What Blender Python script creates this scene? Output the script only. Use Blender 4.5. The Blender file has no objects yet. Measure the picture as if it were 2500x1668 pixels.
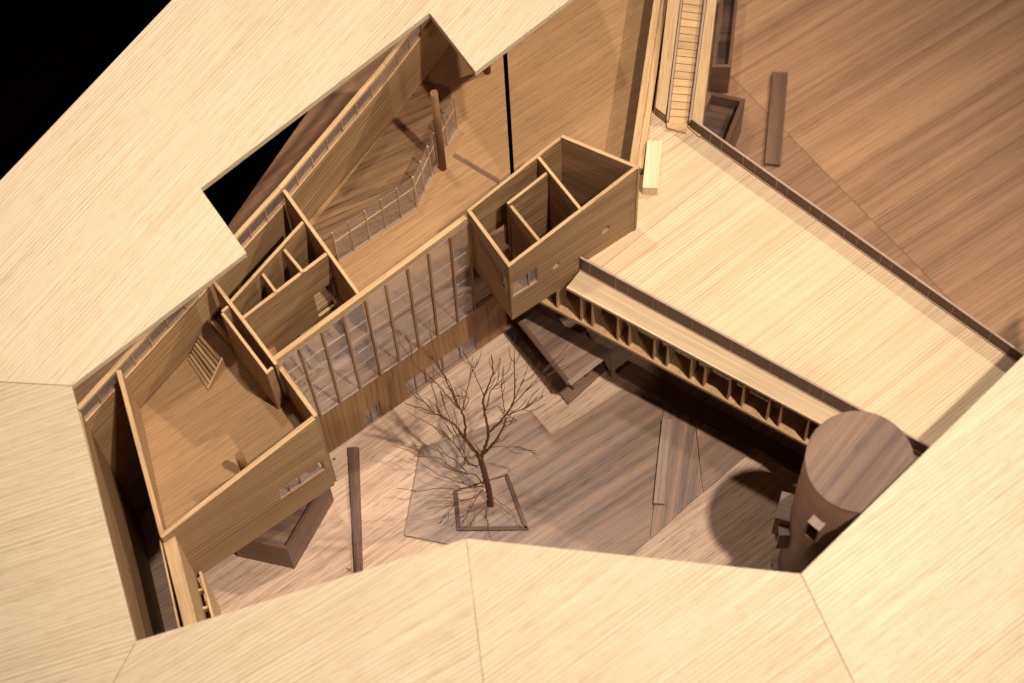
import bpy, math, random
from mathutils import Vector, Matrix
random.seed(7)
sc = bpy.context.scene
S = 0.01                      # plan is written in centimetres of the wooden model
# ------------------------------------------------------------------ camera
FPX, CX, CY = 5200.0, 1250.0, 834.0
NX, NY = 1411.0, 3207.0       # where the model's vertical edges converge
nv = Vector((NX-CX, -(NY-CY), -FPX)).normalized()
upc = -nv
yc = (Vector((0, 0, -1)) - upc*Vector((0, 0, -1)).dot(upc)).normalized()
xc = yc.cross(upc)
ROT = Matrix((xc, yc, upc))   # camera -> world
HC = 120.0
tilt = math.acos(Vector((0, 0, -1)).dot(nv))
CAM = Vector((0, -HC*math.tan(tilt), HC))
cd = bpy.data.cameras.new('camera'); cam = bpy.data.objects.new('camera', cd)
sc.collection.objects.link(cam); sc.camera = cam
cd.sensor_width = 36; cd.lens = 36*FPX/2500; cd.clip_start = 0.05; cd.clip_end = 60
cam.matrix_world = Matrix.Translation(CAM*S) @ ROT.to_4x4()
cd.dof.use_dof = True; cd.dof.focus_distance = 1.235; cd.dof.aperture_fstop = 8.0
# ------------------------------------------------------------------ world, lamps, exposure
w = bpy.data.worlds.new('World'); sc.world = w; w.use_nodes = True
bg = w.node_tree.nodes['Background']; bg.inputs[0].default_value = (0.9, 0.72, 0.55, 1); bg.inputs[1].default_value = 0.028
def lamp(name, loc, tgt, power, col, size, cone, blend=0.5):
    l = bpy.data.lights.new(name, 'SPOT'); l.energy = power; l.color = col
    l.shadow_soft_size = size*S; l.spot_size = math.radians(cone); l.spot_blend = blend
    o = bpy.data.objects.new(name, l); sc.collection.objects.link(o)
    o.location = Vector(loc)*S
    o.rotation_euler = (Vector(tgt)-Vector(loc)).to_track_quat('-Z', 'Y').to_euler()
    return o
WARM = (1.0, 0.87, 0.735)
lamp('gallery_spot', (38, -46, 152), (-1, -11, 0), 100, WARM, 2.0, 40, 1.0)
lamp('gallery_spot', (145, 58, 185), (-4, 5, 10), 138, WARM, 2.4, 26, 1.0)
lamp('gallery_spot', (-20, 30, 185), (0, -2, 10), 34, WARM, 3.0, 70)
lamp('gallery_spot', (60, -135, 150), (-5, -5, 10), 24, WARM, 3.5, 60)
lamp('gallery_spot', (-170, 150, 130), (-24, 12, 5), 130, WARM, 4.0, 18, 1.0)
sc.view_settings.view_transform = 'Standard'; sc.view_settings.look = 'None'
sc.view_settings.gamma = 1; sc.view_settings.exposure = 0.0; sc.view_settings.use_curve_mapping = False
sc.render.resolution_x = 1024; sc.render.resolution_y = 683
# ------------------------------------------------------------------ measuring helpers (photo point + height -> plan)
def ray(px, py):
    v = Vector((px-CX, -(py-CY), -FPX)); return Vector((v.dot(xc), v.dot(yc), v.dot(upc)))
def P(px, py, z):
    d = ray(px, py); return CAM + d*((z-CAM.z)/d.z)
def onplane(px, py, A, n):
    d = ray(px, py); return CAM + d*(n.dot(A-CAM)/n.dot(d))
class Plane:                   # upright plane through two plan points
    def __init__(s, A, B):
        s.A = Vector((A.x, A.y, 0)); s.u = Vector((B.x-A.x, B.y-A.y, 0)); s.L = s.u.length; s.u.normalize()
        s.n = Vector((-s.u.y, s.u.x, 0))            # left of A->B
    def sz(s, px, py):
        q = onplane(px, py, s.A, s.n); return (q-s.A).dot(s.u), q.z
    def pt(s, t, z, off=0): return s.A + s.u*t + s.n*off + Vector((0, 0, z))
def line_x(p, q, x): return p[1] + (q[1]-p[1])*(x-p[0])/(q[0]-p[0])
# ------------------------------------------------------------------ materials
def wood(name, light, dark, streak=(0.12, 4.0), pore=(0.9, 13.0), figure=0.0, tone=0.5, rough=0.55, pore_amt=0.45, bump=0.25, blot_amt=0.2, spec=0.3, ribs=None):
    m = bpy.data.materials.new(name); m.use_nodes = True; nt = m.node_tree; N = nt.nodes; L = nt.links
    bs = N['Principled BSDF']; bs.inputs['Roughness'].default_value = rough; bs.inputs['Specular IOR Level'].default_value = spec
    uv = N.new('ShaderNodeUVMap'); uv.uv_map = 'grain'
    # slow wander of the grain
    wn = N.new('ShaderNodeTexNoise'); wn.inputs['Scale'].default_value = 1.0; wn.inputs['Detail'].default_value = 1
    wm = N.new('ShaderNodeMapping'); wm.inputs['Scale'].default_value = (0.07, 0.22, 1); L.new(uv.outputs[0], wm.inputs[0])
    L.new(wm.outputs[0], wn.inputs['Vector'])
    sub = N.new('ShaderNodeVectorMath'); sub.operation = 'SUBTRACT'; sub.inputs[1].default_value = (0.5, 0.5, 0.5); L.new(wn.outputs['Color'], sub.inputs[0])
    scl = N.new('ShaderNodeVectorMath'); scl.operation = 'MULTIPLY'; scl.inputs[1].default_value = (0.0, 0.2+figure*3.2, 0); L.new(sub.outputs[0], scl.inputs[0])
    add = N.new('ShaderNodeVectorMath'); L.new(uv.outputs[0], add.inputs[0]); L.new(scl.outputs[0], add.inputs[1])
    def noise(su, sv, detail, rgh=0.55, src=add):
        mp = N.new('ShaderNodeMapping'); mp.inputs['Scale'].default_value = (su, sv, 1); L.new(src.outputs[0], mp.inputs[0])
        t = N.new('ShaderNodeTexNoise'); t.inputs['Scale'].default_value = 1; t.inputs['Detail'].default_value = detail; t.inputs['Roughness'].default_value = rgh
        L.new(mp.outputs[0], t.inputs['Vector']); return t.outputs[0]
    def math_(op, a, b, clamp=False):
        n = N.new('ShaderNodeMath'); n.operation = op; n.use_clamp = clamp
        for i, v in enumerate((a, b)):
            if isinstance(v, (int, float)): n.inputs[i].default_value = v
            else: L.new(v, n.inputs[i])
        return n.outputs[0]
    def ramp(src, lo, hi):
        r = N.new('ShaderNodeMapRange'); r.inputs[1].default_value = lo; r.inputs[2].default_value = hi; r.interpolation_type = 'SMOOTHSTEP'; L.new(src, r.inputs[0]); return r.outputs[0]
    st = ramp(noise(streak[0], streak[1], 5, 0.6), 0.3, 0.72)
    wide = ramp(noise(streak[0]*0.35, streak[1]*0.16, 2), 0.3, 0.7)
    po = ramp(noise(pore[0], pore[1], 3, 0.6), 0.5, 0.72)
    blot = noise(0.25, 0.5, 2)
    val = math_('ADD', math_('MULTIPLY', st, 0.5), math_('MULTIPLY', wide, tone))
    val = math_('ADD', val, math_('MULTIPLY', math_('SUBTRACT', blot, 0.5), blot_amt))
    if figure > 0:
        mp = N.new('ShaderNodeMapping'); mp.inputs['Scale'].default_value = (0.03, 1.0, 1); L.new(add.outputs[0], mp.inputs[0])
        wv = N.new('ShaderNodeTexWave'); wv.wave_type = 'BANDS'; wv.bands_direction = 'Y'; wv.inputs['Scale'].default_value = 0.85
        wv.inputs['Distortion'].default_value = 1.2; wv.inputs['Detail'].default_value = 2; wv.inputs['Detail Scale'].default_value = 0.6
        L.new(mp.outputs[0], wv.inputs[0])
        lines = ramp(wv.outputs[1], 0.62, 1.0)
        val = math_('ADD', val, math_('MULTIPLY', lines, figure))
    if ribs:                                   # fine regular corduroy of quarter-sawn veneer
        mp = N.new('ShaderNodeMapping'); mp.inputs['Scale'].default_value = (0.02, 1.0, 1); L.new(add.outputs[0], mp.inputs[0])
        wv = N.new('ShaderNodeTexWave'); wv.wave_type = 'BANDS'; wv.bands_direction = 'Y'; wv.inputs['Scale'].default_value = 0.314/ribs[0]
        wv.inputs['Distortion'].default_value = 1.6; wv.inputs['Detail'].default_value = 2; wv.inputs['Detail Scale'].default_value = 1.5
        L.new(mp.outputs[0], wv.inputs[0])
        amp = math_('MULTIPLY', ramp(noise(0.06, 0.25, 1), 0.35, 0.65), ribs[1])
        val = math_('ADD', val, math_('MULTIPLY', math_('SUBTRACT', wv.outputs[1], 0.4), amp))
    val = math_('ADD', val, math_('MULTIPLY', po, pore_amt), True)
    mix = N.new('ShaderNodeMix'); mix.data_type = 'RGBA'; mix.inputs[6].default_value = (*light, 1); mix.inputs[7].default_value = (*dark, 1)
    L.new(val, mix.inputs[0])
    # fresh variation from piece to piece
    oi = N.new('ShaderNodeObjectInfo'); hv = N.new('ShaderNodeHueSaturation')
    mr = N.new('ShaderNodeMapRange'); mr.inputs[3].default_value = 0.9; mr.inputs[4].default_value = 1.08; L.new(oi.outputs['Random'], mr.inputs[0])
    L.new(mr.outputs[0], hv.inputs['Value']); L.new(mix.outputs[2], hv.inputs['Color']); L.new(hv.outputs[0], bs.inputs['Base Color'])
    bp = N.new('ShaderNodeBump'); bp.inputs['Strength'].default_value = bump; bp.inputs['Distance'].default_value = 0.0002; bp.invert = True
    L.new(math_('ADD', math_('MULTIPLY', st, 0.6), po), bp.inputs['Height']); L.new(bp.outputs[0], bs.inputs['Normal'])
    return m
OAK_L, OAK_D = (0.72, 0.50, 0.285), (0.43, 0.25, 0.115)
WAL_L, WAL_D = (0.41, 0.235, 0.148), (0.10, 0.052, 0.034)
M = {}
M['roof'] = wood('pale_roof_veneer', (0.69, 0.56, 0.395), (0.455, 0.32, 0.185), (0.12, 7.0), (0.8, 12), tone=0.1, pore_amt=0.36, bump=0.5, blot_amt=0.35, ribs=(0.24, 0.4))
M['deck'] = wood('pale_ribbed_oak', (0.62, 0.46, 0.295), (0.40, 0.255, 0.132), (0.03, 5.5), (0.25, 10), tone=0.06, pore_amt=0.3, bump=0.5, blot_amt=0.2, ribs=(0.2, 0.5))
M['floor'] = wood('oak_floor_veneer', (0.37, 0.215, 0.10), (0.185, 0.094, 0.038), (0.2, 8), (0.8, 14), tone=0.15)
M['wall'] = wood('oak_wall_veneer', (0.45, 0.275, 0.133), (0.16, 0.083, 0.031), (0.05, 5.0), (0.4, 12), figure=0.32, tone=0.2, pore_amt=0.35)
M['figured'] = wood('cathedral_oak', (0.55, 0.345, 0.172), (0.22, 0.115, 0.046), (0.06, 4.0), (0.6, 12), figure=0.55, tone=0.2, pore_amt=0.25)
M['apron'] = wood('red_oak_panel', (0.44, 0.24, 0.102), (0.22, 0.105, 0.04), (0.04, 2.4), (0.5, 10), figure=0.3, tone=0.25, pore_amt=0.25)
M['ribbed'] = wood('coarse_ribbed_oak', (0.44, 0.265, 0.125), (0.105, 0.05, 0.018), (0.05, 4.2), (0.25, 7), tone=0.25, pore_amt=0.6, bump=0.6)
M['roomfloor'] = wood('brown_ribbed_oak', (0.25, 0.138, 0.06), (0.06, 0.028, 0.01), (0.05, 3.8), (0.25, 7), tone=0.3, pore_amt=0.6, bump=0.6)  # ribbed oak with the shade under the roof point put into its colour
M['column'] = wood('brown_dowel', (0.22, 0.105, 0.042), (0.11, 0.05, 0.02), (0.1, 6), (0.6, 12), tone=0.3)
M['edge'] = wood('oak_edge', (0.60, 0.395, 0.21), (0.33, 0.185, 0.08), (0.3, 8), (0.9, 14), tone=0.2)
M['ground'] = wood('walnut_board', (0.66, 0.47, 0.335), (0.26, 0.152, 0.097), (0.16, 6.0), (0.8, 13), tone=0.25, pore_amt=0.55, rough=0.5)
M['ground_far'] = wood('orange_walnut_board', (0.42, 0.235, 0.12), (0.19, 0.095, 0.05), (0.03, 4.2), (0.4, 13), tone=0.45, pore_amt=0.4, rough=0.5)
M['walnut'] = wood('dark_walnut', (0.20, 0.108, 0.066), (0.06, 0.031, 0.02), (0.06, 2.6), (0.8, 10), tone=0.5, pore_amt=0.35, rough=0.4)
M['walnut_top'] = wood('striped_walnut', (0.27, 0.16, 0.10), (0.06, 0.035, 0.028), (0.04, 2.0), (0.8, 11), tone=0.75, pore_amt=0.25, rough=0.35, spec=0.5)
M['paving'] = wood('polished_walnut', (0.42, 0.26, 0.168), (0.12, 0.086, 0.072), (0.045, 2.8), (0.8, 13), tone=0.6, pore_amt=0.35, rough=0.3, spec=0.5)
M['rail'] = wood('grey_edged_strip', (0.40, 0.28, 0.215), (0.22, 0.145, 0.105), (0.1, 5), (0.9, 12), tone=0.3)
M['parapet'] = wood('smoked_panel', (0.115, 0.055, 0.022), (0.07, 0.032, 0.012), (0.1, 2), (0.9, 12), tone=0.3, rough=0.35, spec=0.2, bump=0.05)
M['white'] = wood('white_offcut', (0.80, 0.66, 0.44), (0.62, 0.45, 0.25), (0.08, 2.5), (0.6, 8), figure=0.25, tone=0.3)
def simple(name, col, rough, metal=0.0):
    m = bpy.data.materials.new(name); m.use_nodes = True; b = m.node_tree.nodes['Principled BSDF']
    nz = m.node_tree.nodes.new('ShaderNodeTexNoise'); nz.inputs['Scale'].default_value = 900
    mx = m.node_tree.nodes.new('ShaderNodeMix'); mx.data_type = 'RGBA'
    mx.inputs[6].default_value = (*[c*0.75 for c in col], 1); mx.inputs[7].default_value = (*[min(1, c*1.2) for c in col], 1)
    m.node_tree.links.new(nz.outputs[0], mx.inputs[0]); m.node_tree.links.new(mx.outputs[2], b.inputs['Base Color'])
    b.inputs['Roughness'].default_value = rough; b.inputs['Metallic'].default_value = metal; return m
M['black'] = simple('black_cloth', (0.0012, 0.0006, 0.0005), 1.0)
M['black'].node_tree.nodes['Principled BSDF'].inputs['Specular IOR Level'].default_value = 0.0
M['copper'] = simple('brown_wire', (0.135, 0.06, 0.027), 0.45, 0.3)
M['lint'] = simple('yellow_moss', (0.25, 0.20, 0.03), 0.9)
def glass(name, tint, milk):
    m = bpy.data.materials.new(name); m.use_nodes = True; nt = m.node_tree; N = nt.nodes; L = nt.links
    N.remove(N['Principled BSDF']); out = N['Material Output']
    tr = N.new('ShaderNodeBsdfTransparent'); tr.inputs[0].default_value = (*tint, 1)
    gl = N.new('ShaderNodeBsdfGlossy'); gl.inputs['Roughness'].default_value = 0.06
    df = N.new('ShaderNodeBsdfDiffuse'); df.inputs[0].default_value = (0.75, 0.68, 0.62, 1)
    nz = N.new('ShaderNodeTexNoise'); nz.inputs['Scale'].default_value = 120; nz.inputs['Detail'].default_value = 4
    mr = N.new('ShaderNodeMapRange'); mr.inputs[3].default_value = milk*0.5; mr.inputs[4].default_value = milk*1.5; L.new(nz.outputs[0], mr.inputs[0])
    a = N.new('ShaderNodeMixShader'); L.new(mr.outputs[0], a.inputs[0]); L.new(tr.outputs[0], a.inputs[1]); L.new(df.outputs[0], a.inputs[2])
    lw = N.new('ShaderNodeLayerWeight'); lw.inputs[0].default_value = 0.5
    fr = N.new('ShaderNodeMapRange'); fr.inputs[3].default_value = 0.03; fr.inputs[4].default_value = 0.16; L.new(lw.outputs['Facing'], fr.inputs[0])
    b = N.new('ShaderNodeMixShader'); L.new(fr.outputs[0], b.inputs[0]); L.new(a.outputs[0], b.inputs[1]); L.new(gl.outputs[0], b.inputs[2])
    L.new(b.outputs[0], out.inputs[0]); return m
M['glass'] = glass('clear_acrylic', (0.93, 0.90, 0.88), 0.09)
M['glass_edge'] = simple('acrylic_edge', (0.38, 0.30, 0.25), 0.3)
# ------------------------------------------------------------------ mesh helpers
class MB:
    def __init__(s): s.v = []; s.f = []
    def add(s, vs, fs):
        o = len(s.v); s.v += [Vector(q) for q in vs]; s.f += [tuple(i+o for i in f) for f in fs]; return s
    def prism(s, poly, z0, z1):          # poly: plan points; z0/z1 number or list
        n = len(poly); Z0 = z0 if isinstance(z0, (list, tuple)) else [z0]*n; Z1 = z1 if isinstance(z1, (list, tuple)) else [z1]*n
        ar = sum(poly[i].x*poly[(i+1) % n].y-poly[(i+1) % n].x*poly[i].y for i in range(n))
        idx = list(range(n)) if ar > 0 else list(range(n))[::-1]
        vs = [Vector((poly[i].x, poly[i].y, Z0[i])) for i in idx]+[Vector((poly[i].x, poly[i].y, Z1[i])) for i in idx]
        fs = [tuple(range(n))[::-1], tuple(range(n, 2*n))]+[(i, (i+1) % n, n+(i+1) % n, n+i) for i in range(n)]
        return s.add(vs, fs)
    def slab(s, pl, t0, t1, z0, z1, o0, o1):   # box in an upright plane's own axes
        c = [pl.pt(t, z, o) for t in (t0, t1) for z in (z0, z1) for o in (o0, o1)]
        return s.add(c, [(0, 1, 3, 2), (4, 6, 7, 5), (0, 4, 5, 1), (2, 3, 7, 6), (0, 2, 6, 4), (1, 5, 7, 3)])
    def bar(s, a, b, wdt, hgt, side=None):     # rectangular stick from a to b
        d = (b-a).normalized(); sd = side or d.cross(Vector((0, 0, 1)))
        if sd.length < 1e-4: sd = Vector((1, 0, 0))
        sd.normalize(); up = sd.cross(d)
        c = [q+sd*x+up*y for q in (a, b) for x in (-wdt/2, wdt/2) for y in (-hgt/2, hgt/2)]
        return s.add(c, [(0, 1, 3, 2), (4, 6, 7, 5), (0, 4, 5, 1), (2, 3, 7, 6), (0, 2, 6, 4), (1, 5, 7, 3)])
    def cyl(s, c, r, z0, z1, n=32, r1=None, lean=Vector((0, 0, 0))):
        r1 = r if r1 is None else r1
        a = [c+Vector((r*math.cos(t), r*math.sin(t), z0)) for t in [2*math.pi*i/n for i in range(n)]]
        b = [c+lean+Vector((r1*math.cos(t), r1*math.sin(t), z1)) for t in [2*math.pi*i/n for i in range(n)]]
        return s.add(a+b, [tuple(range(n))[::-1], tuple(range(n, 2*n))]+[(i, (i+1) % n, n+(i+1) % n, n+i) for i in range(n)])
    def tube(s, pts, rads, n=6):
        rings = []; pu = None
        for i, p in enumerate(pts):
            d = (pts[min(i+1, len(pts)-1)]-pts[max(i-1, 0)]).normalized()
            pu = (pu - d*pu.dot(d)) if pu else d.orthogonal(); pu.normalize(); q = d.cross(pu)
            rings.append([p+(pu*math.cos(2*math.pi*k/n)+q*math.sin(2*math.pi*k/n))*rads[i] for k in range(n)])
        vs = [v for r in rings for v in r]; fs = []
        for i in range(len(pts)-1):
            for k in range(n): fs.append((i*n+k, i*n+(k+1) % n, (i+1)*n+(k+1) % n, (i+1)*n+k))
        fs += [tuple(range(n))[::-1], tuple(range((len(pts)-1)*n, len(pts)*n))]
        return s.add(vs, fs)
    def wall(s, pl, t0, t1, zb, top0, top1, o0, o1, holes=()):
        # upright wall along a plane, sloping top, rectangular openings (t0,t1,z0,z1)
        ts = sorted({t0, t1, *[x for h in holes for x in h[:2] if t0 < x < t1]})
        zs = sorted({zb, *[x for h in holes for x in h[2:] if x > zb]})
        top = lambda t: top0+(top1-top0)*(t-t0)/(t1-t0)
        def Z(t, j): return zs[j] if j < len(zs) else top(t)
        nt_, nz = len(ts)-1, len(zs)
        def solid(i, j):
            if not (0 <= i < nt_ and 0 <= j < nz): return False
            tm = (ts[i]+ts[i+1])/2; zm = (Z(tm, j)+Z(tm, j+1))/2
            return not any(h[0] < tm < h[1] and h[2] < zm < h[3] for h in holes)
        V = {}
        def vid(i, j, o):
            k = (i, j, o)
            if k not in V: V[k] = len(s.v); s.v.append(pl.pt(ts[i], Z(ts[i], j), o))
            return V[k]
        for i in range(nt_):
            for j in range(nz):
                if not solid(i, j): continue
                a, b = o0, o1
                s.f.append((vid(i, j, a), vid(i+1, j, a), vid(i+1, j+1, a), vid(i, j+1, a)))
                s.f.append((vid(i, j, b), vid(i, j+1, b), vid(i+1, j+1, b), vid(i+1, j, b)))
                if not solid(i-1, j): s.f.append((vid(i, j, a), vid(i, j+1, a), vid(i, j+1, b), vid(i, j, b)))
                if not solid(i+1, j): s.f.append((vid(i+1, j, a), vid(i+1, j, b), vid(i+1, j+1, b), vid(i+1, j+1, a)))
                if not solid(i, j-1): s.f.append((vid(i, j, a), vid(i, j, b), vid(i+1, j, b), vid(i+1, j, a)))
                if not solid(i, j+1): s.f.append((vid(i, j+1, a), vid(i+1, j+1, a), vid(i+1, j+1, b), vid(i, j+1, b)))
        return s
    def build(s, name, mat, parent=None, grain=None, bevel=0.0, smooth=False, seed=None):
        g = grain or GA
        base = Vector(parent['_o']) if parent is not None else None
        if base is None:
            xs = [v.x for v in s.v]; ys = [v.y for v in s.v]; base = Vector(((min(xs)+max(xs))/2, (min(ys)+max(ys))/2, min(v.z for v in s.v)))
        me = bpy.data.meshes.new(name); me.from_pydata([(v-base)*S for v in s.v], [], s.f)
        me.validate(); me.update()
        import bmesh
        bm = bmesh.new(); bm.from_mesh(me); bmesh.ops.recalc_face_normals(bm, faces=bm.faces); bm.to_mesh(me); bm.free()
        uv = me.uv_layers.new(name='grain'); rnd = random.Random(seed if seed is not None else (name+str(len(bpy.data.objects))))
        ou, ov = rnd.uniform(0, 90), rnd.uniform(0, 90)
        for p in me.polygons:
            n = p.normal; gg = g - n*g.dot(n)
            if gg.length < 0.3: gg = Vector((0, 0, 1)) - n*n.z
            if gg.length < 0.3: gg = Vector((1, 0, 0)) - n*n.x
            gg.normalize(); vv = n.cross(gg)
            for li in p.loop_indices:
                q = me.vertices[me.loops[li].vertex_index].co/S
                uv.data[li].uv = (q.dot(gg)+ou, q.dot(vv)+ov)
            p.use_smooth = smooth
        me.materials.append(M[mat])
        if mat in ('wall', 'figured') or (mat == 'ribbed' and name == 'partition_wall'):      # sawn top edges are paler than the veneer faces
            me.materials.append(M['edge'])
            for p in me.polygons:
                if p.normal.z > 0.7: p.material_index = 1
        o = bpy.data.objects.new(name, me); sc.collection.objects.link(o)
        if parent is not None:
            o.parent = parent; o['_o'] = tuple(base)
        else:
            o.location = base*S; o['_o'] = tuple(base)
        if bevel:
            b = o.modifiers.new('bevel', 'BEVEL'); b.width = bevel*S; b.segments = 2; b.limit_method = 'ANGLE'; b.angle_limit = math.radians(40)
            b.harden_normals = False
        return o
def thing(name, loc, label, cat, group=None):
    o = bpy.data.objects.new(name, None); sc.collection.objects.link(o); o.empty_display_size = 0.01
    o.location = Vector(loc)*S; o['_o'] = tuple(loc); o['label'] = label; o['category'] = cat
    if group: o['group'] = group
    return o
def tag(o, label, cat, group=None):
    o['label'] = label; o['category'] = cat
    if group: o['group'] = group
    return o
def struct(o): o['kind'] = 'structure'; return o
def gpx(x0, y0, x1, y1, z=0.0):       # a grain direction on a level surface
    d = P(x1, y1, z)-P(x0, y0, z); return d.normalized()
GA = gpx(801, 1110, 1232, 811.5)                    # long axis of the gallery
GB = Vector((GA.y, -GA.x, 0))                       # across it
GZ = Vector((0, 0, 1))
Z1, ZM, ZD = 11.2, 5.6, 12.5                        # upper floor, middle floor, terrace deck
# ------------------------------------------------------------------ the setting
b = MB().prism([Vector(q) for q in ((-400, -300, 0), (400, -300, 0), (400, 400, 0), (-400, 400, 0))], -31, -30)
struct(b.build('floor', 'black'))
def gp(*pts, z=0.0): return [P(x, y, z) for x, y in pts]
sA, sB = P(1784, 185, 0), P(2300, 712, 0); sd = (sB-sA).normalized(); sn = Vector((-sd.y, sd.x, 0))   # seam in the board
s0, s1 = sA-sd*30, sB+sd*22
cut = gp((1330, -260), (1480, 690), (2420, 1265), (2560, 1900))
left = gp((1015, -110), (765, 255), (555, 555), (470, 690), (60, 760), (40, 1200), (200, 1900))
GF = gpx(1900, 450, 2400, 140)
struct(MB().prism(left+cut[::-1], -1.2, 0).build('ground_board', 'ground', None, GA))
struct(MB().prism([cut[0], cut[1], cut[2], s1-sn*0.012, s0-sn*0.012], -1.2, -0.004).build('ground_board', 'ground_far', None, GF, seed=5))
struct(MB().prism([s0+sn*0.012, s1+sn*0.012]+gp((2800, 1500), (2800, -250)), -1.2, 0).build('ground_board', 'ground_far', None, GF, seed=6))
# paving sheets let into the court
pv = [gp((1027, 1095), (1297, 1005), (1347, 1064), (1521, 955), (1619, 984), (1584, 1320), (1545, 1355), (1400, 1425), (1090, 1330), (987, 1309)),
      gp((1621, 986), (1694, 1025), (1713, 1205), (1587, 1319)), gp((1697, 1027), (1843, 1097), (1716, 1204))]
gr = [gpx(1300, 1200, 1600, 1010), gpx(1620, 1200, 1650, 1010), gpx(1716, 1204, 1843, 1097)]
for k in range(3): struct(MB().prism(pv[k], 0.004, 0.16+0.03*k).build('paving', 'paving', None, gr[k], bevel=0.02))
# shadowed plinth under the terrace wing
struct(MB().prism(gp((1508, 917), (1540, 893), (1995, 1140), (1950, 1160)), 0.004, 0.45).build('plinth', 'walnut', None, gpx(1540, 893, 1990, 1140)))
# ------------------------------------------------------------------ roof ring
roof = thing('roof_ring', P(1250, 834, 0), 'pale wood roof plates framing the opening over the courtyard', 'roof')
TH = 0.5
def plane3(a, b, c):
    A, B, Cc = P(*a), P(*b), P(*c); n = (B-A).cross(Cc-A); return A, n
def inset(poly, d=0.012):
    c = sum(poly, Vector())/len(poly); return poly
def plate(pts, grain, gap=0.014):
    n = len(pts); ar = sum(pts[i].x*pts[(i+1) % n].y-pts[(i+1) % n].x*pts[i].y for i in range(n))
    q = pts if ar > 0 else pts[::-1]; out = []
    for i in range(n):
        a, b_, c = q[i-1], q[i], q[(i+1) % n]
        e1 = (b_-a); e1.z = 0; e1.normalize(); e2 = (c-b_); e2.z = 0; e2.normalize()
        n1 = Vector((-e1.y, e1.x, 0)); n2 = Vector((-e2.y, e2.x, 0)); m_ = n1+n2; m_ = m_/max(0.3, m_.length_squared)*2
        out.append(b_+m_*gap)
    return MB().prism(out, [v.z-TH for v in out], [v.z for v in out]).build('roof_panel', 'roof', roof, grain, bevel=0.03)
R1, R2, R3, R4 = P(175, 942, 17.9), P(332, 1565, 15.7), P(1138, 1314, 18.8), P(1955, 1400, 20.6)
A0, n0 = plane3((175, 942, 17.9), (490, 460, 17.9), (1160, 176, 20.4))
ul = [onplane(x, y, A0, n0) for x, y in ((602, 617), (490, 460), (1048, 32), (1160, 176), (1470, -61), (1330, -420), (818, -420), (-230, 682), (-260, 918))]
def pl4(a, b_, c, px): n = (b_-a).cross(c-a); return onplane(px[0], px[1], a, n)
VL = ul[-1]
plate([R1]+ul, gpx(100, 800, 800, 90, 18))
VB = P(200, 1803, 15.2)
plate([R1, VL, pl4(R1, VL, R2, (-300, 1803)), pl4(R1, VL, R2, (200, 1803)), R2], gpx(0, 1300, 300, 1225, 16))
VB = pl4(R1, VL, R2, (200, 1803))
S3 = pl4(R2, VB, R3, (1196, 1803))
plate([R2, VB, S3, R3], gpx(500, 1640, 900, 1410, 16))
S4 = pl4(R3, S3, R4, (2151, 1803))
plate([R3, S3, S4, R4], gpx(1200, 1600, 1700, 1250, 18))
R5 = P(2760, 612, 20.6)
plate([R4, S4, pl4(R4, S4, R5, (2760, 1803)), R5], gpx(2100, 1600, 2450, 1330, 20))
# ------------------------------------------------------------------ main gallery building
hall = thing('gallery_building', P(820, 800, 0), 'oak gallery building with open rooms, tall partitions and clerestory strip', 'building')
FA, FB = P(801, 1110, 0), P(1232, 811.5, 0); FP = Plane(FA, FB)          # courtyard facade plane
# floors
e0, e1 = P(860, 846, Z1), P(1190, 623, Z1)           # front edge of the upper floor, set back behind the glass
slotL = [P(1222, 40, Z1), P(1246, 422, Z1), P(1252, 520, Z1)]
slotR = [P(1233, 40, Z1), P(1255.5, 422, Z1), P(1262, 520, Z1)]
MB().prism([e0, P(1252, 581, Z1), slotL[2], slotL[1], slotL[0], P(1215, -110, Z1), P(1100, -110, Z1), P(1010, 225, Z1), P(700, 560, Z1), P(800, 700, Z1)], Z1-0.35, Z1).build('floor_slab', 'floor', hall, GA)
MB().prism([slotR[0], slotR[1], slotR[2], P(1560, 500, Z1), P(1625, -110, Z1), P(1225, -110, Z1)], Z1-0.35, Z1).build('floor_slab', 'floor', hall, GA)
MB().prism([FP.pt(-3, 0, 0.3), FP.pt(13.2, 0, 0.3), FP.pt(13.2, 0, 9.5), FP.pt(-3, 0, 9.5)], ZM-0.4, ZM).build('middle_floor', 'ground', hall, GA)
# outer wall with clerestory: two straight runs
def outer(p, zp, q, zq, mull):
    pl = Plane(P(*p, zp), P(*q, zq)); L = pl.L
    wl = MB().wall(pl, 0, L, 0, zp-1.75, zq-1.75, 0, 0.28).build('outer_wall', 'wall', hall, pl.u)
    MB().wall(pl, 0, L, 0.2, 0, 0, 0, 0) if False else None
    # rail: sloping strip on top of the panes
    r = MB(); c = [pl.pt(t, z, o) for t, zt in ((0, zp), (L, zq)) for z in (zt-0.3, zt) for o in (-0.02, 0.26)]
    r.add(c, [(0, 1, 3, 2), (4, 6, 7, 5), (0, 4, 5, 1), (2, 3, 7, 6), (0, 2, 6, 4), (1, 5, 7, 3)]).build('top_rail', 'edge', wl, pl.u, bevel=0.05)
    zt = lambda t: zp+(zq-zp)*t/L
    n = max(1, round(L/mull)); st = L/n
    for i in range(n):
        t0, t1 = i*st+0.03, (i+1)*st-0.03
        c = [pl.pt(t, z, o) for t in (t0, t1) for z in (zt(t)-1.75, zt(t)-0.3) for o in (0.10, 0.15)]
        MB().add(c, [(0, 1, 3, 2), (4, 6, 7, 5), (0, 4, 5, 1), (2, 3, 7, 6), (0, 2, 6, 4), (1, 5, 7, 3)]).build('pane', 'glass', wl)
        if i: MB().slab(pl, i*st-0.03, i*st+0.03, zt(i*st)-1.76, zt(i*st)-0.29, 0.08, 0.17).build('mullion', 'edge', wl, GZ)
    return pl
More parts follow.
